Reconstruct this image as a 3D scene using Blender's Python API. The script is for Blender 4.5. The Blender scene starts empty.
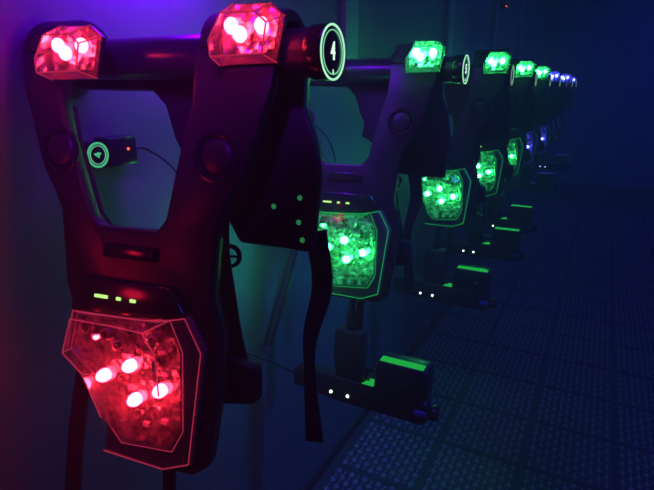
import bpy, bmesh, math, random
from mathutils import Vector, Matrix
random.seed(7)
S = bpy.context.scene
COL = S.collection
H = 1.44                      # eye height; bars hang just above it

# ------------------------------------------------------------------ materials
def mat(name):
    m = bpy.data.materials.new(name); m.use_nodes = True
    nt = m.node_tree; nt.nodes.clear()
    return m, nt, nt.nodes, nt.links

def plastic(name, col, rough=.4, spec=.5, metal=0., bump=0., bscale=200., coat=0.):
    m, nt, N, L = mat(name)
    o = N.new('ShaderNodeOutputMaterial'); p = N.new('ShaderNodeBsdfPrincipled')
    p.inputs['Base Color'].default_value = (*col, 1)
    p.inputs['Roughness'].default_value = rough
    p.inputs['Metallic'].default_value = metal
    p.inputs['Specular IOR Level'].default_value = spec
    p.inputs['Coat Weight'].default_value = coat
    if bump:
        tc = N.new('ShaderNodeTexCoord'); n = N.new('ShaderNodeTexNoise'); b = N.new('ShaderNodeBump')
        n.inputs['Scale'].default_value = bscale; b.inputs['Strength'].default_value = bump
        b.inputs['Distance'].default_value = .003
        L.new(tc.outputs['Object'], n.inputs['Vector']); L.new(n.outputs['Fac'], b.inputs['Height'])
        L.new(b.outputs['Normal'], p.inputs['Normal'])
    L.new(p.outputs[0], o.inputs[0])
    return m

def emit(name, col, strength):
    m, nt, N, L = mat(name)
    o = N.new('ShaderNodeOutputMaterial'); e = N.new('ShaderNodeEmission')
    e.inputs[0].default_value = (*col, 1); e.inputs[1].default_value = strength
    L.new(e.outputs[0], o.inputs[0]); return m

def clear(name, tint, gloss=.12, milky=.12):
    """clear moulded plastic sheet: mostly see-through, a little milky, glossy"""
    m, nt, N, L = mat(name)
    o = N.new('ShaderNodeOutputMaterial')
    t = N.new('ShaderNodeBsdfTransparent'); t.inputs[0].default_value = (*tint, 1)
    tr = N.new('ShaderNodeBsdfTranslucent'); tr.inputs[0].default_value = (.8, .8, .8, 1)
    g = N.new('ShaderNodeBsdfGlossy'); g.inputs['Roughness'].default_value = .08
    m1 = N.new('ShaderNodeMixShader'); m1.inputs[0].default_value = milky
    m2 = N.new('ShaderNodeMixShader')
    fr = N.new('ShaderNodeLayerWeight'); fr.inputs[0].default_value = .25
    mul = N.new('ShaderNodeMath'); mul.operation = 'MULTIPLY_ADD'
    mul.inputs[1].default_value = .5; mul.inputs[2].default_value = gloss
    L.new(fr.outputs['Fresnel'], mul.inputs[0]); L.new(mul.outputs[0], m2.inputs[0])
    L.new(t.outputs[0], m1.inputs[1]); L.new(tr.outputs[0], m1.inputs[2])
    L.new(m1.outputs[0], m2.inputs[1]); L.new(g.outputs[0], m2.inputs[2])
    L.new(m2.outputs[0], o.inputs[0]); return m

def reflector(name, col):
    """crinkled, shiny circuit / reflector board behind the lenses"""
    m, nt, N, L = mat(name)
    o = N.new('ShaderNodeOutputMaterial'); p = N.new('ShaderNodeBsdfPrincipled')
    tc = N.new('ShaderNodeTexCoord'); v = N.new('ShaderNodeTexVoronoi'); n = N.new('ShaderNodeTexNoise')
    v.inputs['Scale'].default_value = 85; n.inputs['Scale'].default_value = 60; n.inputs['Detail'].default_value = 4
    r = N.new('ShaderNodeValToRGB')
    r.color_ramp.elements[0].position = .38; r.color_ramp.elements[0].color = (.012, .012, .012, 1)
    r.color_ramp.elements[1].position = .58; r.color_ramp.elements[1].color = (*col, 1)
    b = N.new('ShaderNodeBump'); b.inputs['Strength'].default_value = .9; b.inputs['Distance'].default_value = .006
    L.new(tc.outputs['Object'], v.inputs['Vector']); L.new(tc.outputs['Object'], n.inputs['Vector'])
    L.new(n.outputs['Fac'], r.inputs[0]); L.new(r.outputs[0], p.inputs['Base Color'])
    L.new(v.outputs['Distance'], b.inputs['Height']); L.new(b.outputs['Normal'], p.inputs['Normal'])
    p.inputs['Metallic'].default_value = .8; p.inputs['Roughness'].default_value = .28
    L.new(p.outputs[0], o.inputs[0]); return m

M = {}
M['shell'] = plastic('black_moulded_shell', (.024, .022, .024), .38, .5, bump=.06, bscale=300)
M['foam'] = plastic('dark_foam_padding', (.02, .02, .022), .75, .3, bump=.25, bscale=240)
M['gloss'] = plastic('glossy_black_plastic', (.018, .018, .02), .18, .6)
M['house'] = plastic('grey_black_housing', (.12, .12, .122), .35, .5)
M['chip'] = plastic('white_component', (.6, .6, .6), .3)
M['web'] = plastic('black_nylon_webbing', (.03, .028, .035), .6, .4, bump=.5, bscale=600)
M['bar'] = plastic('black_painted_bar', (.03, .03, .035), .28, .5)
M['rubber'] = plastic('black_rubber', (.015, .015, .016), .6, .3)
M['gun'] = plastic('dark_phaser_plastic', (.022, .022, .026), .32, .5, bump=.05, bscale=250)
M['clear'] = clear('clear_polycarbonate', (.97, .97, .97), .04, .05)
M['flat_clear'] = clear('clear_flat_sheet', (.95, .95, .95), .05, .03)
M['ring'] = emit('lit_number_ring', (.45, 1., .62), 1.0)
M['faintring'] = emit('faint_number_ring', (.75, 1., .6), .3)
M['digit'] = emit('lit_number', (.75, 1., .85), 1.1)
M['dimring'] = emit('dim_number_ring', (.10, .9, .38), .55)
M['pinring'] = emit('dim_inner_ring', (.25, .9, .5), .7)
M['reddot'] = emit('red_indicator', (1., .12, .05), 1.6)
M['lime'] = emit('lime_indicator', (.55, 1., .25), 1.1)
M['rivet'] = emit('green_rivet_glint', (.03, .32, .10), .5)  # emission put in for green light glinting on the rivets
M['gunled'] = emit('white_green_led', (.62, 1., .72), 5.)
M['gunled_blue'] = emit('white_violet_led', (.45, .45, 1.), 4.)
M['gun_glow'] = emit('green_gun_glow', (.015, .55, .07), .75)
M['gun_glow_blue'] = emit('blue_gun_glow', (.06, .05, .7), .35)
M['lens'] = plastic('violet_glint_plastic', (.12, .05, .5), .3, .6)  # violet reflection at the muzzle put into the base colour
PAL = {'red': ((1., .02, .045), 60., (1., .05, .16)), 'green': ((.03, 1., .17), 50., (.02, 1., .22)),
       'blue': ((.06, .07, 1.), 34., (.05, .07, 1.))}
for c, (col, st, ed) in PAL.items():
    M['led_' + c] = emit(c + '_led', col, st)
    M['edge_' + c] = emit(c + '_acrylic_edge_glow', ed, .36)  # edges emit by themselves, in place of LED light caught in the acrylic
    M['board_' + c] = reflector(c + '_reflector_board', (.42,)*3 if c == 'red' else (.65,)*3)

# wall, floor, ceiling
def wall_mat():
    m, nt, N, L = mat('painted_wall')
    o = N.new('ShaderNodeOutputMaterial'); p = N.new('ShaderNodeBsdfPrincipled')
    tc = N.new('ShaderNodeTexCoord'); n = N.new('ShaderNodeTexNoise'); r = N.new('ShaderNodeValToRGB')
    n.inputs['Scale'].default_value = 2.2; n.inputs['Detail'].default_value = 5
    r.color_ramp.elements[0].color = (.095, .095, .11, 1); r.color_ramp.elements[1].color = (.135, .135, .15, 1)
    b = N.new('ShaderNodeBump'); b.inputs['Strength'].default_value = .08
    n2 = N.new('ShaderNodeTexNoise'); n2.inputs['Scale'].default_value = 160
    L.new(tc.outputs['Object'], n.inputs['Vector']); L.new(n.outputs['Fac'], r.inputs[0])
    L.new(r.outputs[0], p.inputs['Base Color']); L.new(tc.outputs['Object'], n2.inputs['Vector'])
    L.new(n2.outputs['Fac'], b.inputs['Height']); L.new(b.outputs['Normal'], p.inputs['Normal'])
    p.inputs['Roughness'].default_value = .55
    L.new(p.outputs[0], o.inputs[0]); return m
M['wall'] = wall_mat()
M['trim'] = plastic('painted_batten', (.22, .22, .24), .5)
M['dark_wall'] = plastic('dark_painted_wall', (.4, .4, .44), .8)
M['mat'] = plastic('studded_rubber_matting', (.06, .06, .065), .5, .5, bump=.15, bscale=120)
M['stud'] = plastic('pale_rubber_studs', (.30, .30, .31), .35, .6)  # studs paler than the mat between them
M['ceil'] = plastic('dark_ceiling', (.08, .08, .09), .9)
M['skirt'] = plastic('black_rubber_skirting', (.03, .03, .033), .5)

# ------------------------------------------------------------------ mesh building
class MB:
    def __init__(s): s.bm = bmesh.new()
    def face(s, pts):
        try: s.bm.faces.new([s.bm.verts.new(Vector(p)) for p in pts])
        except ValueError: pass
        return s
    def prism(s, poly, d0, d1, mp=None):
        """poly in (x, z), extruded along y from d0 to d1"""
        mp = mp or (lambda x, y, z: (x, y, z))
        a = [s.bm.verts.new(mp(x, d0, z)) for x, z in poly]
        b = [s.bm.verts.new(mp(x, d1, z)) for x, z in poly]
        n = len(poly)
        s.bm.faces.new(a); s.bm.faces.new(list(reversed(b)))
        for i in range(n):
            j = (i+1) % n
            s.bm.faces.new((a[j], a[i], b[i], b[j]))
        return s
    def box(s, c, d):
        x, y, z = c; a, b, e = d[0]/2, d[1]/2, d[2]/2
        return s.prism([(x-a, z-e), (x+a, z-e), (x+a, z+e), (x-a, z+e)], y-b, y+b)
    def tube(s, pts, r, n=10, r2=None):
        pts = [Vector(p) for p in pts]; rings = []
        up = None
        for i, p in enumerate(pts):
            t = (pts[min(i+1, len(pts)-1)] - pts[max(i-1, 0)]).normalized()
            if up is None: up = Vector((0, 0, 1)) if abs(t.z) < .9 else Vector((1, 0, 0))
            u = (up - t*up.dot(t)).normalized(); v = t.cross(u); up = u
            k = i/(len(pts)-1); rr = r if r2 is None else r + (r2-r)*k
            rings.append([s.bm.verts.new(p + (u*math.cos(a) + v*math.sin(a))*rr)
                          for a in [2*math.pi*q/n for q in range(n)]])
        for A, B in zip(rings, rings[1:]):
            for i in range(n): s.bm.faces.new((A[i], A[(i+1) % n], B[(i+1) % n], B[i]))
        s.bm.faces.new(list(reversed(rings[0]))); s.bm.faces.new(rings[-1])
        return s
    def loop(s, pts, r, n=6):
        pts = [Vector(p) for p in pts]
        for a, b in zip(pts, pts[1:] + pts[:1]): s.tube([a, b], r, n)
        return s
    def ribbon(s, pts, w, th, ax=(1, 0, 0)):
        """flat webbing of width w along ax, following pts"""
        ax = Vector(ax).normalized(); pts = [Vector(p) for p in pts]; rings = []
        for i, p in enumerate(pts):
            t = (pts[min(i+1, len(pts)-1)] - pts[max(i-1, 0)]).normalized()
            a = (ax - t*ax.dot(t)).normalized(); nn = t.cross(a)
            ww = w if not isinstance(w, (list, tuple)) else w[i]
            rings.append([s.bm.verts.new(p + a*ww/2*sx + nn*th/2*sy) for sx, sy in ((-1, -1), (1, -1), (1, 1), (-1, 1))])
        for A, B in zip(rings, rings[1:]):
            for i in range(4): s.bm.faces.new((A[i], A[(i+1) % 4], B[(i+1) % 4], B[i]))
        s.bm.faces.new(list(reversed(rings[0]))); s.bm.faces.new(rings[-1])
        return s
    def ball(s, c, r, sc=(1, 1, 1), seg=12):
        mm = Matrix.Translation(c) @ Matrix.Diagonal((*sc, 1))
        bmesh.ops.create_uvsphere(s.bm, u_segments=seg, v_segments=max(6, seg//2), radius=r, matrix=mm); return s
    def cyl(s, p0, p1, r, n=24, r2=None): return s.tube([p0, p1], r, n, r2)
    def annulus(s, c, ax, r0, r1, th, n=48):
        """flat ring, axis 'x' or 'y'"""
        P = (lambda a, r, h: (c[0]+h, c[1]+r*math.cos(a), c[2]+r*math.sin(a))) if ax == 'x' else \
            (lambda a, r, h: (c[0]+r*math.cos(a), c[1]+h, c[2]+r*math.sin(a)))
        rg = []
        for q in range(n):
            a = 2*math.pi*q/n
            rg.append([s.bm.verts.new(P(a, r, h)) for r, h in ((r0, 0), (r1, 0), (r1, th), (r0, th))])
        for q in range(n):
            A, B = rg[q], rg[(q+1) % n]
            for i in range(4): s.bm.faces.new((A[i], A[(i+1) % 4], B[(i+1) % 4], B[i]))
        return s
    def build(s, name, m, parent=None, bevel=0., smooth=40, seg=2):
        bmesh.ops.recalc_face_normals(s.bm, faces=s.bm.faces[:])
        if bevel:
            ed = [e for e in s.bm.edges if len(e.link_faces) == 2 and e.calc_face_angle(0) > .5]
            bmesh.ops.bevel(s.bm, geom=ed, offset=bevel, segments=seg, affect='EDGES', profile=.5, clamp_overlap=True)
        for f in s.bm.faces: f.smooth = True
        lim = math.radians(smooth)
        for e in s.bm.edges:
            if len(e.link_faces) != 2 or e.calc_face_angle(0) > lim: e.smooth = False
        me = bpy.data.meshes.new(name); s.bm.to_mesh(me); s.bm.free()
        me.materials.append(m)
        o = bpy.data.objects.new(name, me); COL.objects.link(o)
        if parent: o.parent = parent
        return o

def empty(name, loc=(0, 0, 0), rot=(0, 0, 0)):
    o = bpy.data.objects.new(name, None); COL.objects.link(o)
    o.location = loc; o.rotation_euler = rot; o.empty_display_size = .05
    return o
def tag(o, label, cat, group=None):
    o['label'] = label; o['category'] = cat
    if group: o['group'] = group
    return o
def struct(o): o['kind'] = 'structure'; return o
def copy_tree(o, parent=None):
    c = o.copy(); COL.objects.link(c)
    if parent: c.parent = parent
    for ch in list(o.children): copy_tree(ch, c)
    return c
def smooth_path(pts, n=8):
    """Catmull-Rom through pts"""
    P = [Vector(p) for p in pts]; P = [P[0]*2-P[1]] + P + [P[-1]*2-P[-2]]; out = []
    for i in range(1, len(P)-2):
        for q in range(n):
            t = q/n
            out.append(.5*((2*P[i]) + (P[i+1]-P[i-1])*t + (2*P[i-1]-5*P[i]+4*P[i+1]-P[i+2])*t*t
                           + (3*P[i]-P[i-1]-3*P[i+1]+P[i+2])*t**3))
    out.append(P[-2]); return out
def text_mesh(name, body, size, m, parent, loc, rot, bold=.0, depth=.0006):
    cu = bpy.data.curves.new(name, 'FONT'); cu.body = body; cu.size = size
    cu.align_x = 'CENTER'; cu.align_y = 'CENTER'; cu.extrude = depth; cu.offset = bold
    t = bpy.data.objects.new('tmp', cu); COL.objects.link(t)
    dg = bpy.context.evaluated_depsgraph_get(); dg.update()
    me = bpy.data.meshes.new_from_object(t.evaluated_get(dg)); bpy.data.objects.remove(t)
    bpy.data.curves.remove(cu)
    me.name = name; me.materials.clear(); me.materials.append(m)
    o = bpy.data.objects.new(name, me); COL.objects.link(o); o.parent = parent
    o.location = loc; o.rotation_euler = rot; return o

# ------------------------------------------------------------------ the room
YF, XR, ZC, YB = 9.0, 5.0, 3.0, -2.5
def slab(name, c, d, m):
    return struct(MB().box(c, d).build(name, m))
slab('wall_left', (-.06, (YF+YB)/2, ZC/2), (.12, YF-YB, ZC), M['wall'])
slab('wall_far', (XR/2, YF+.06, ZC/2), (XR+.24, .12, ZC), M['dark_wall'])
slab('wall_right', (XR+.06, (YF+YB)/2, ZC/2), (.12, YF-YB, ZC), M['dark_wall'])
slab('wall_back', (XR/2, YB-.06, ZC/2), (XR+.24, .12, ZC), M['dark_wall'])
slab('ceiling', (XR/2, (YF+YB)/2, ZC+.05), (XR+.24, YF-YB+.24, .1), M['ceil'])
slab('baseboard_left', (.006, (YF+YB)/2, .02), (.012, YF-YB, .04), M['skirt'])
# studded rubber mats: square tiles with a raised border and rows of lozenge studs
fl = MB(); fl.box((XR/2, (YF+YB)/2, -.05), (XR, YF-YB, .1))
T = .33; st = .0275
def stud(x, y, a, b, h):
    v = [fl.bm.verts.new(p) for p in ((x-a, y, .0), (x, y-b, .0), (x+a, y, .0), (x, y+b, .0))]
    w = [fl.bm.verts.new(p) for p in ((x-a*.55, y, h), (x, y-b*.55, h), (x+a*.55, y, h), (x, y+b*.55, h))]
    fl.bm.faces.new(w)
    for i in range(4): fl.bm.faces.new((v[i], v[(i+1) % 4], w[(i+1) % 4], w[i]))
nx, ny = 6, 19
for i in range(nx):
    for j in range(ny):
        x0, y0 = .03 + i*T, .9 + j*T
        for a in range(11):
            for b in range(11):
                x, y = x0 + .0275 + a*st, y0 + .0275 + b*st
                if (a+b) % 2 == 0: stud(x, y, .0125, .0165, .0065)
                else: stud(x, y, .006, .007, .0025)
for i in range(nx+1):
    x = .03 + i*T; fl.box((x, .9 + ny*T/2, .0012), (.008, ny*T, .0026))
for j in range(ny+1):
    y = .9 + j*T; fl.box((.03 + nx*T/2, y, .0012), (nx*T, .008, .0026))
fo = struct(fl.build('floor', M['mat'])); fo.data.materials.append(M['stud'])
for p in fo.data.polygons:
    if p.center.z > .0005 and len(p.vertices) == 4 and p.area < .0012: p.material_index = 1
# vertical battens over the wall-board joints
for i, y in enumerate((1.68, 2.92, 4.14, 5.36)):
    struct(MB().box((.011, y, (H+.02+ZC)/2), (.022, .10, ZC-H-.02)).build('trim_%d' % (i+1), M['trim'], bevel=.003))

# ------------------------------------------------------------------ hanger arms
SP = .683; BY = .593; BZ = H+.041; BR = .0325
def make_arm(digit, ringm, digm):
    r = empty('hanger_arm', (0, BY, BZ))
    MB().cyl((.018, 0, 0), (.478, 0, 0), .0295, 32).build('bar', M['bar'], r)
    MB().cyl((0, 0, 0), (.018, 0, 0), .06, 32).build('wall_flange', M['bar'], r, bevel=.002)
    cap = MB().cyl((.476, 0, 0), (.500, 0, 0), BR, 40).build('end_cap', M['gloss'], r, bevel=.0015)
    MB().annulus((.500, 0, 0), 'x', BR-.0025, BR, .001).build('number_ring', ringm, cap)
    MB().annulus((.500, 0, 0), 'x', BR-.0078, BR-.0066, .0008).build('inner_ring', M['pinring'], cap)
    if digit:
        text_mesh('number', digit, .030, digm, cap, (.5006, 0, .0005), (math.pi/2, 0, math.pi/2), .0002).scale = (.72, 1, 1)
        MB().prism([(-.0006, -.024), (.0006, -.024), (.0006, -.0195), (-.0006, -.0195)], 0, .0008,
                   lambda x, y, z: (.5003+y, x, z)).prism([(0, -.0255), (.002, -.0225), (-.002, -.0225)], 0, .0008,
                   lambda x, y, z: (.5003+y, x, z)).build('ring_mark', M['ring'], cap)
    return r
arms = []
a4 = make_arm('4', M['ring'], M['digit']); a5 = make_arm('5', M['ring'], M['digit'])
a5.location.y = BY+SP
ax = make_arm(None, M['faintring'], None); ax.location.y = BY+2*SP
arms = [a4, a5, ax]
for k in range(3, 9):
    c = copy_tree(ax); c.location.y = BY+k*SP; arms.append(c)
armlab = ['black hanger arm with a lit 4 on its end cap, holding the red-lit vest',
          'black hanger arm with a lit 5 on its end cap, holding the nearest green-lit vest',
          'black hanger arm seen edge-on holding the second green-lit vest',
          'black hanger arm seen edge-on holding the third green-lit vest',
          'black hanger arm seen edge-on holding the fourth and last green-lit vest',
          'black hanger arm seen edge-on holding the nearest blue-lit vest',
          'black hanger arm seen edge-on holding the second blue-lit vest',
          'black hanger arm seen edge-on holding the third blue-lit vest',
          'farthest black hanger arm, holding the last blue-lit vest of the row']
for a, l in zip(arms, armlab): tag(a, l, 'hanger', 'hanger arms along the wall')

# ------------------------------------------------------------------ vests
PANEL = [(.207, .0), (.200, -.05), (.190, -.08), (.175, -.13), (.160, -.165), (.139, -.195), (.129, -.22),
         (.125, -.28), (.122, -.32), (.139, -.378), (.136, -.47), (.124, -.565), (.10, -.583), (-.03, -.583),
         (-.042, -.565), (-.036, -.52), (-.06, -.47), (-.105, -.42), (-.108, -.37), (-.122, -.33), (-.125, -.28), (-.13, -.22),
         (-.142, -.195), (-.16, -.165), (-.172, -.13), (-.186, -.08), (-.196, -.05), (-.200, .0),
         (-.127, .0), (-.127, -.068), (-.117, -.115), (-.078, -.222), (-.060, -.240),
         (.034, -.240), (.050, -.222), (.078, -.10), (.088, -.07), (.092, .0)]
BACK = [(.205, .01), (.205, -.06), (.222, -.10), (.232, -.155), (.226, -.262), (.11, -.258), (.075, -.205), (.05, -.19),
        (.0, -.165), (.006, -.13), (-.008, -.105), (-.024, -.06), (-.05, -.036), (-.20, -.034), (-.20, .01)]
RIM = [(-.098, -.366), (-.110, -.427), (-.062, -.468), (-.037, -.52), (-.043, -.571), (.06, -.575), (.102, -.558),
       (.118, -.395), (.092, -.351), (.048, -.362)]
DB = [(-.090, -.368), (-.104, -.425), (-.058, -.458), (-.034, -.528), (-.012, -.552), (.074, -.546), (.092, -.512),
      (.089, -.399), (.068, -.357), (.02, -.364)]
DF = [(-.079, -.370), (-.094, -.422), (-.060, -.447), (-.026, -.505), (0, -.522), (.056, -.514), (.070, -.455),
      (.063, -.400), (.042, -.372), (.0, -.370)]
def make_light(parent, x, c, z0):
    """shoulder beacon: dark tray, board, LEDs under a faceted clear lens"""
    y0 = .004
    O = [(-.041, -.036), (-.045, .0), (-.025, .036), (.026, .035), (.044, .020), (.036, -.034)]
    I = [(-.036, -.032), (-.039, -.014), (-.024, .016), (.020, .016), (.035, .004), (.031, -.030)]
    tray = MB().prism([(x+a, z0+b) for a, b in O], y0-.004, y0+.004).build('shoulder_light', M['gloss'], parent, bevel=.001)
    MB().prism([(x+a*.86, z0+b*.8+.005) for a, b in O], y0-.006, y0-.0045).build('reflector', M['board_'+c], tray)
    for q, (a, b) in enumerate(((-.022, .008), (-.010, -.002), (.018, .007))):
        MB().ball((x+a, y0-.013, z0+b), .0088, (1, 1, 1.15)).build('led', M['led_'+c], tray)
    lens = MB(); n = len(O); d0, d1 = y0-.005, y0-.036
    for i in range(n):
        j = (i+1) % n
        lens.face([(x+O[i][0], d0, z0+O[i][1]), (x+O[j][0], d0, z0+O[j][1]), (x+I[j][0], d1, z0+I[j][1]), (x+I[i][0], d1, z0+I[i][1])])
    lens.face([(x+a, d1, z0+b) for a, b in I])
    bmesh.ops.remove_doubles(lens.bm, verts=lens.bm.verts[:], dist=.0002)
    lens.build('lens', M['clear'], tray, smooth=5)
    e = MB().loop([(x+a, d1, z0+b) for a, b in I], .0011)
    for p, q in zip(O, I): e.tube([(x+p[0], d0, z0+p[1]), (x+q[0], d1, z0+q[1])], .0008, 6)
    e.build('lens_edge_glow', M['edge_'+c], tray)

def make_vest(c):
    r = empty('laser_tag_vest')
    MB().prism(PANEL, .006, .030).build('front_panel', M['shell'], r, bevel=.005)
    # padding stitched behind the shell, seen as the thickness of the body
    MB().prism([(x*.985, -.29+(z+.29)*.985) for x, z in PANEL if z < -.03], .0305, .036).build('padding', M['foam'], r, bevel=.004)
    MB().prism(BACK, .104, .126).build('back_panel', M['shell'], r, bevel=.005)
    for x0, x1 in ((.094, .204), (-.199, -.128)):                  # straps arch over the bar
        m = MB(); pr = []
        for q in range(15):
            a = math.pi*q/14
            pr.append((.0, .066-.050*math.cos(a), .050*math.sin(a)))
        m.ribbon(pr, x1-x0, .014)
        for v in m.bm.verts: v.co.x += (x0+x1)/2
        m.build('shoulder_strap', M['foam'], r, bevel=.004)
    make_light(r, .174, c, .012); make_light(r, -.092, c, -.004)
    for sx in (.128, -.128):                                       # round speakers on the straps
        s = MB().annulus((sx, .0025, -.135), 'y', .026, .034, .004).build('speaker', M['gloss'], r, bevel=.001)
        MB().ball((sx, .006, -.135), .024, (1, .22, 1), 20).build('speaker_cone', M['shell'], s)
    # vent slot under the neck
    sl = MB().box((-.005, .003, -.272), (.088, .008, .020)).build('vent', M['gloss'], r, bevel=.003)
    for q in (-1, 1): MB().box((-.005+q*.040, -.002, -.272), (.003, .003, .014)).build('vent_rib', M['shell'], sl, bevel=.0008)
    # control strip with its three indicators
    cp = MB().prism([(-.092, -.312), (.066, -.312), (.092, -.346), (.048, -.360), (-.100, -.364)], -.008, .008).build('control_panel', M['gloss'], r, bevel=.003)
    for ix, w in ((-.044, .022), (-.014, .007), (.010, .009)):
        MB().box((ix, -.0088, -.337), (w, .002, .0045)).build('indicator', M['lime'], cp)
    # chest light
    base = MB().prism([(x*1.04, -.46+(z+.46)*1.03) for x, z in RIM], -.002, .008).build('chest_light', M['house'], r, bevel=.002)
    MB().prism([(x*.95, -.44+(z+.44)*.95) for x, z in DB], -.0045, -.0025).build('reflector', M['board_'+c], base)
    for a, b in ((-.038, -.452), (.007, -.430), (.016, -.478), (.058, -.457), (-.052, -.398)):
        rr = .0094 if a > -.05 else .0035
        MB().ball((a, -.010, b), rr, (1, 1.5, 1)).build('led', M['led_'+c], base)
    for a, b, q in ((-.07, -.385, .010), (-.035, -.39, .008), (.045, -.39, .011), (.05, -.42, .008), (-.015, -.405, .006), (.05, -.49, .010), (.02, -.50, .008), (-.005, -.45, .006)):
        MB().annulus((a, -.013, b), 'y', q*.7, q, .008, 20).build('lens_cup', M['board_'+c], base)
        MB().box((a+.014, -.0075, b-.012), (.010, .006, .006)).build('chip', M['chip'], base)
    d0, d1 = -.003, -.030
    lens = MB(); n = len(DB)
    for i in range(n):
        j = (i+1) % n
        lens.face([(DB[i][0], d0, DB[i][1]), (DB[j][0], d0, DB[j][1]), (DF[j][0], d1, DF[j][1]), (DF[i][0], d1, DF[i][1])])
    lens.face([(a, d1, b) for a, b in DF])
    bmesh.ops.remove_doubles(lens.bm, verts=lens.bm.verts[:], dist=.0002)
    lens.build('lens', M['clear'], base, smooth=5)
    MB().prism(RIM, -.0062, -.0048).build('clear_plate', M['flat_clear'], base)
    e = MB()
    for i in (0, 4, 5, 6, 7, 8, 9): e.tube([(RIM[i][0], -.0062, RIM[i][1]), (RIM[(i+1) % 10][0], -.0062, RIM[(i+1) % 10][1])], .0009, 6)
    e.loop([(a, d0-.002, b) for a, b in DB], .0008)
    for i in range(n):
        if i in (0, 1, 2, 8, 9): e.tube([(DF[i][0], d1, DF[i][1]), (DF[(i+1) % n][0], d1, DF[(i+1) % n][1])], .0009, 6)
    for i in (1, 2, 8): e.tube([(DB[i][0], d0, DB[i][1]), (DF[i][0], d1, DF[i][1])], .0009, 6)
    for i in (7, 6): e.tube([(DF[i][0], d1, DF[i][1]), (DF[i+1][0], d1, DF[i+1][1])], .0011, 6)
    e.build('lens_edge_glow', M['edge_'+c], base)
    # webbing: a long tail from the back panel, a side strap with its buckle and folded pad
    MB().ribbon(smooth_path([(.215, .150, -.235), (.228, .155, -.32), (.215, .150, -.40), (.218, .150, -.47), (.232, .148, -.57)]),
                [.034 - .016*math.exp(-((q-22)/9.)**2) for q in range(41)], .003).build('tail_strap', M['web'], r)
    bk = MB().annulus((.103, .09, -.278), 'y', .012, .018, .006, 24).box((.103, .093, -.278), (.03, .004, .004)).build('buckle', M['gloss'], r, bevel=.001)
    MB().ribbon(smooth_path([(.085, .085, -.20), (.088, .086, -.27), (.10, .084, -.33), (.118, .08, -.40), (.142, .08, -.47)]),
                .034, .003).build('side_strap', M['web'], r)
    MB().prism([(.06, -.425), (.11, -.42), (.165, -.43), (.168, -.486), (.12, -.495), (.055, -.488)], .058, .092).build('side_pad', M['foam'], r, bevel=.008)
    # straps and cable that drop from the body
    if c == 'red': MB().ribbon(smooth_path([(-.118, .05, -.40), (-.135, .055, -.48), (-.150, .05, -.60), (-.160, .05, -.72)]), .026, .006,
                (1, .3, 0)).build('side_strap', M['web'], r)
    cb = smooth_path([(.052, .022, -.575), (.052, .022, -.62), (.05, .035, -.70)])
    MB().tube(cb, .0095, 12).build('cable', M['rubber'], r)
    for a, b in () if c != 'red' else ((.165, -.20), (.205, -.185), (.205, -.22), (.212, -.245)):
        MB().ball((a, .1035, b), .004, (1, .5, 1)).build('rivet_glint', M['rivet'], r)  # rivets glow by themselves in place of the green light on them
    return r

def place(v, k, dy, lean, yaw, x=.238, z=.009):
    v.location = (x, BY-.066+k*SP+dy, BZ+z)
    v.rotation_euler = (-math.radians(lean), 0, math.radians(yaw))
vr, vg, vb = make_vest('red'), make_vest('green'), make_vest('blue')
vests = [vr, vg, copy_tree(vg), copy_tree(vg), copy_tree(vg), vb, copy_tree(vb), copy_tree(vb), copy_tree(vb)]
pose = [(0, 9.4, 8, .238, .009), (0, 9.0, 7, .243, .016), (.0, -2.5, 6, .281, .028), (.0, -1, 5, .281, .028), (0, 0, 6, .281, .028), (0, 0, 5, .288, .02), (0, -1, 14, .315, .02), (0, 0, 5, .285, .02), (0, 1, 6, .285, .02)]
vlab = ['black laser tag vest lit red, nearest in the row',
        'nearest of the green-lit black laser tag vests, hung on the arm marked 5',
        'second green-lit black laser tag vest from the front of the row',
        'third green-lit black laser tag vest from the front of the row',
        'fourth and farthest of the green-lit black laser tag vests',
        'nearest of the blue-lit laser tag vests at the dark end of the row',
        'second of the blue-lit laser tag vests at the dark end of the row',
        'third of the blue-lit laser tag vests at the dark end of the row',
        'farthest blue-lit laser tag vest, last of the row']
for k, (v, p, l) in enumerate(zip(vests, pose, vlab)):
    if k:
        for ch in v.children:
            if ch.name.startswith('tail_strap'): ch.location.x = -.078 if k == 1 else -.115
    place(v, k, *p); tag(v, l, 'vest', 'laser tag vests hung along the wall')

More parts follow.
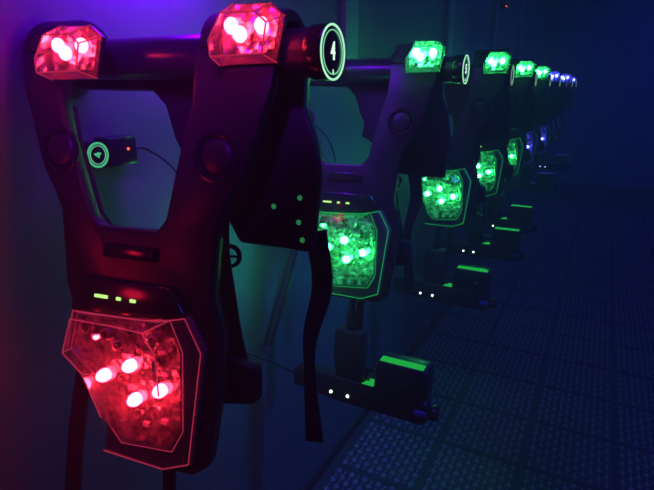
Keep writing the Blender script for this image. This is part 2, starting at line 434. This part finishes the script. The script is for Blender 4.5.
# ------------------------------------------------------------------ phasers hung by their cables
def make_phaser(c):
    """origin at the butt of the grip (which points up), muzzle towards +x"""
    r = empty('phaser_gun')
    A, LD = (M['gun_glow_blue'], M['lens']) if c == 'off' else (M['gun_glow'], M['gunled']) if c == 'green' else (M['gun_glow_blue'], M['gunled_blue'])
    MB().prism([(-.165, -.150), (-.150, -.142), (-.06, -.140), (.20, -.140), (.222, -.152), (.222, -.205), (.205, -.214), (-.02, -.214),
                (-.10, -.206), (-.165, -.200)], -.024, .024).build('body', M['gun'], r, bevel=.006)
    MB().prism([(-.036, 0), (.040, 0), (.046, -.05), (.040, -.10), (.052, -.142), (-.034, -.142), (-.042, -.09), (-.040, -.03)], -.020, .020).build('grip', M['gun'], r, bevel=.006)
    tb = MB().prism([(.094, -.055), (.212, -.055), (.220, -.065), (.220, -.138), (.080, -.138), (.086, -.07)], -.030, .030).build('sight_block', M['gun'], r, bevel=.004)
    MB().box((.152, -.017, -.0535), (.112, .022, .003)).build('glow_strip', A, tb)  # self-glowing strip along the block top
    MB().box((.060, -.006, -.1385), (.032, .030, .003)).build('glow_strip', A, r)  # glow put in for coloured light falling on the body top
    MB().prism([(.050, -.100), (.082, -.100), (.082, -.108), (.058, -.108), (.058, -.139), (.050, -.139)], -.006, .006).build('trigger_guard', M['gun'], r, bevel=.002)
    MB().cyl((.222, 0, -.182), (.245, 0, -.182), .020, 24).build('muzzle', M['gloss'], r, bevel=.002)
    MB().box((.205, -.0255, -.178), (.030, .004, .014)).build('muzzle_glint', M['lens'], r, bevel=.001)  # patch coloured for the violet light reflected there
    for x in (-.045, .005): MB().ball((x, -.0245, -.188), .0042).build('led', LD, r)
    for x in (.17,): MB().ball((x, -.0305, -.105), .007, (1, .4, 1)).build('screw', M['bar'], tb)
    bt = MB()
    for q in range(5): bt.cyl((.002, 0, .004+q*.010), (.002, 0, .011+q*.010), .0155-.001*q, 16)
    bt.cyl((.002, 0, -.002), (.002, 0, .054), .0105, 14)
    bt.build('cable_boot', M['rubber'], r)
    MB().tube(smooth_path([(.002, 0, .05), (.004, .0, .075), (.006, .004, .10)]), .0095, 12).build('cable', M['rubber'], r)
    return r
g0 = make_phaser('green'); gb = make_phaser('blue'); gd = make_phaser('off')
guns = [g0] + [copy_tree(g0) for _ in range(3)] + [gd, gb]
gpos = [(.283, 1.13, -.603, 0), (.283, 1.92, -.60, -2), (.30, 2.57, -.60, 2), (.29, 3.15, -.60, -1), (.29, 4.51, -.60, 2), (.30, 6.05, -.62, 0)]
glab = ['nearest black phaser gun hanging upside down below the nearest green-lit vest',
        'second black phaser gun from the front, hanging below the second green-lit vest',
        'third black phaser gun from the front, hanging below the third green-lit vest',
        'fourth black phaser gun from the front, hanging below the last green-lit vest',
        'unlit black phaser gun hanging below the nearest blue-lit vests',
        'farthest phaser gun, with two violet lamps, hanging at the end of the row']
for g, (x, y, z, rz), l in zip(guns, gpos, glab):
    g.location = (x, y, H+z); g.rotation_euler = (0, 0, math.radians(rz)); tag(g, l, 'toy gun', 'phaser guns hanging under the vests')

# ------------------------------------------------------------------ wall-mounted chargers behind the vests
def make_charger(digit):
    r = empty('charger_box', (0, .673, H-.109))
    MB().box((.018, 0, 0), (.036, .066, .052)).build('housing', M['gloss'], r, bevel=.004)
    MB().ball((.0365, .011, .003), .0028).build('indicator', M['reddot'], r)
    d = MB().cyl((0, -.062, .0), (.044, -.062, .0), .0225, 32).build('number_disc', M['gloss'], r)
    MB().annulus((.044, -.062, 0), 'x', .0180, .0216, .001).build('number_ring', M['dimring'], d)
    MB().annulus((.044, -.062, 0), 'x', .0148, .0158, .0008).build('inner_ring', M['pinring'], d)
    turned = Matrix(((0, 0, 1), (0, -1, 0), (1, 0, 0))).to_euler()      # the numeral lies on its side
    if digit: text_mesh('number', digit, .0165, M['dimring'], d, (.0448, -.062, 0), turned, .0009)
    MB().tube(smooth_path([(.02, .034, 0), (.03, .065, -.005), (.04, .12, -.05), (.05, .15, -.12), (.05, .16, -.22)]), .0022, 8).build('cable', M['rubber'], r)
    return r
c1 = make_charger('4'); cx = make_charger(None); cx.location.y += SP
tag(c1, 'black wall charger with a green-ringed 4, seen through the neck of the red-lit vest', 'charger', 'wall chargers')
tag(cx, 'black wall charger with a red dot, seen beside the strap of the nearest green-lit vest', 'charger', 'wall chargers')
# thick hose and thin lead between the first two vests
hs = MB().tube(smooth_path([(.03, 1.33, H-.34), (.025, 1.29, H-.45), (.02, 1.22, H-.58), (.016, 1.135, H-.72)]), .012, 12).build('charging_hose', M['rubber'])
tag(hs, 'thick black hose running down the wall between the red-lit and nearest green-lit vest', 'cable')
ld = MB().tube(smooth_path([(.0015, 1.02, H-.70), (.012, 1.06, H-.715), (.07, 1.10, H-.75), (.116, 1.13, H-.785)]), .0028, 8).build('charging_lead', M['rubber'])
tag(ld, 'thin black lead running to the tail of the nearest phaser gun', 'cable')
sn = empty('wall_sensor', (0, 4.37, H+.595))
MB().box((.02, 0, 0), (.04, .08, .05)).build('housing', M['gloss'], sn, bevel=.004)
MB().box((.041, -.01, -.012), (.004, .05, .006)).build('indicator', M['reddot'], sn)
tag(sn, 'small wall sensor with a red lamp, high above the far green-lit vests', 'sensor')

# ------------------------------------------------------------------ lights
def area(name, loc, rot, sx, sy, col, power):
    l = bpy.data.lights.new(name, 'AREA'); l.shape = 'RECTANGLE'; l.size = sx; l.size_y = sy; l.color = col; l.energy = power
    o = bpy.data.objects.new(name, l); COL.objects.link(o); o.location = loc; o.rotation_euler = rot; return o
def point(name, loc, col, power, r=.03):
    l = bpy.data.lights.new(name, 'POINT'); l.color = col; l.energy = power; l.shadow_soft_size = r
    o = bpy.data.objects.new(name, l); COL.objects.link(o); o.location = loc; return o
# blacklight tubes under the ceiling and on the wall over the first vests, a red vest behind the viewer, and added unseen fills
area('blacklight_wall_lamp', (.09, .80, H+.30), (0, math.radians(15), 0), .03, .3, (.17, .0, 1.), 5.)
area('blacklight_over_vest', (.42, .40, H+.75), (0, math.radians(8), 0), .08, .5, (.26, .0, 1.), 2.)
area('blacklight_room_lamp', (1.9, 6.4, ZC-.05), (0, 0, 0), .5, 3.2, (.02, .03, 1.), 16.)
area('blacklight_aisle_lamp', (2.6, 1.9, ZC-.4), (0, math.radians(55), 0), .3, 1.4, (.02, .06, 1.), 13.)
def spot(name, loc, to, col, power, deg, r=.06):
    l = bpy.data.lights.new(name, 'SPOT'); l.color = col; l.energy = power; l.spot_size = math.radians(deg); l.spot_blend = .9; l.shadow_soft_size = r
    o = bpy.data.objects.new(name, l); COL.objects.link(o); o.location = loc
    o.rotation_euler = (Vector(to)-Vector(loc)).to_track_quat('-Z', 'Y').to_euler(); return o
spot('cyan_wall_fill', (1.7, 1.45, 2.7), (.0, 1.5, .60), (.0, .13, 1.), 110., 38)  # added unseen fill that tints the lower wall blue-cyan
spot('violet_vest_fill', (.75, -.25, H+.55), (.25, .53, H+.09), (.24, .0, 1.), 55., 28)  # added unseen fill, stands in for violet glare over the first vest
point('red_front_fill', (.06, .08, H-.22), (1., .01, .06), 1.0, .05)  # added unseen fill reddening the first vest's front
point('far_red_vest_glow', (1.5, -.9, H+.35), (1., .05, .04), .25, .02)
point('green_wall_fill', (.15, 1.02, H-.44), (.0, 1., .35), .48)  # added point light boosting the green cast on the wall

w = bpy.data.worlds.new('World'); S.world = w; w.use_nodes = True
w.node_tree.nodes['Background'].inputs[0].default_value = (.01, .01, .06, 1)
w.node_tree.nodes['Background'].inputs[1].default_value = .02

# thin theatrical haze fills the air of the room
hv = w.node_tree.nodes.new('ShaderNodeVolumeScatter')
hv.inputs['Color'].default_value = (.9, .9, .9, 1); hv.inputs['Density'].default_value = .05; hv.inputs['Anisotropy'].default_value = .2
w.node_tree.links.new(hv.outputs[0], w.node_tree.nodes['World Output'].inputs['Volume'])

# ------------------------------------------------------------------ camera
f = 520.; th = math.atan(157/f); ya = math.atan(282/(157*math.sin(th)+f*math.cos(th)))
Rv = Vector((math.cos(ya), math.sin(ya), 0)); Fh = Vector((-math.sin(ya), math.cos(ya), 0)); Zv = Vector((0, 0, 1))
Fv = Fh*math.cos(th) - Zv*math.sin(th); Uv = Fh*math.sin(th) + Zv*math.cos(th)
cam = bpy.data.cameras.new('camera'); co = bpy.data.objects.new('camera', cam); COL.objects.link(co)
mw = Matrix((Rv, Uv, -Fv)).transposed().to_4x4(); mw.translation = (.80, 0, H)
co.matrix_world = mw
cam.sensor_width = 36; cam.sensor_fit = 'HORIZONTAL'; cam.lens = f/654*36; cam.clip_start = .02
S.camera = co
S.view_settings.view_transform = 'Standard'; S.view_settings.look = 'None'
S.view_settings.exposure = 0; S.view_settings.gamma = 1; S.view_settings.use_curve_mapping = False
S.cycles.use_denoising = True
S.cycles.transparent_max_bounces = 24
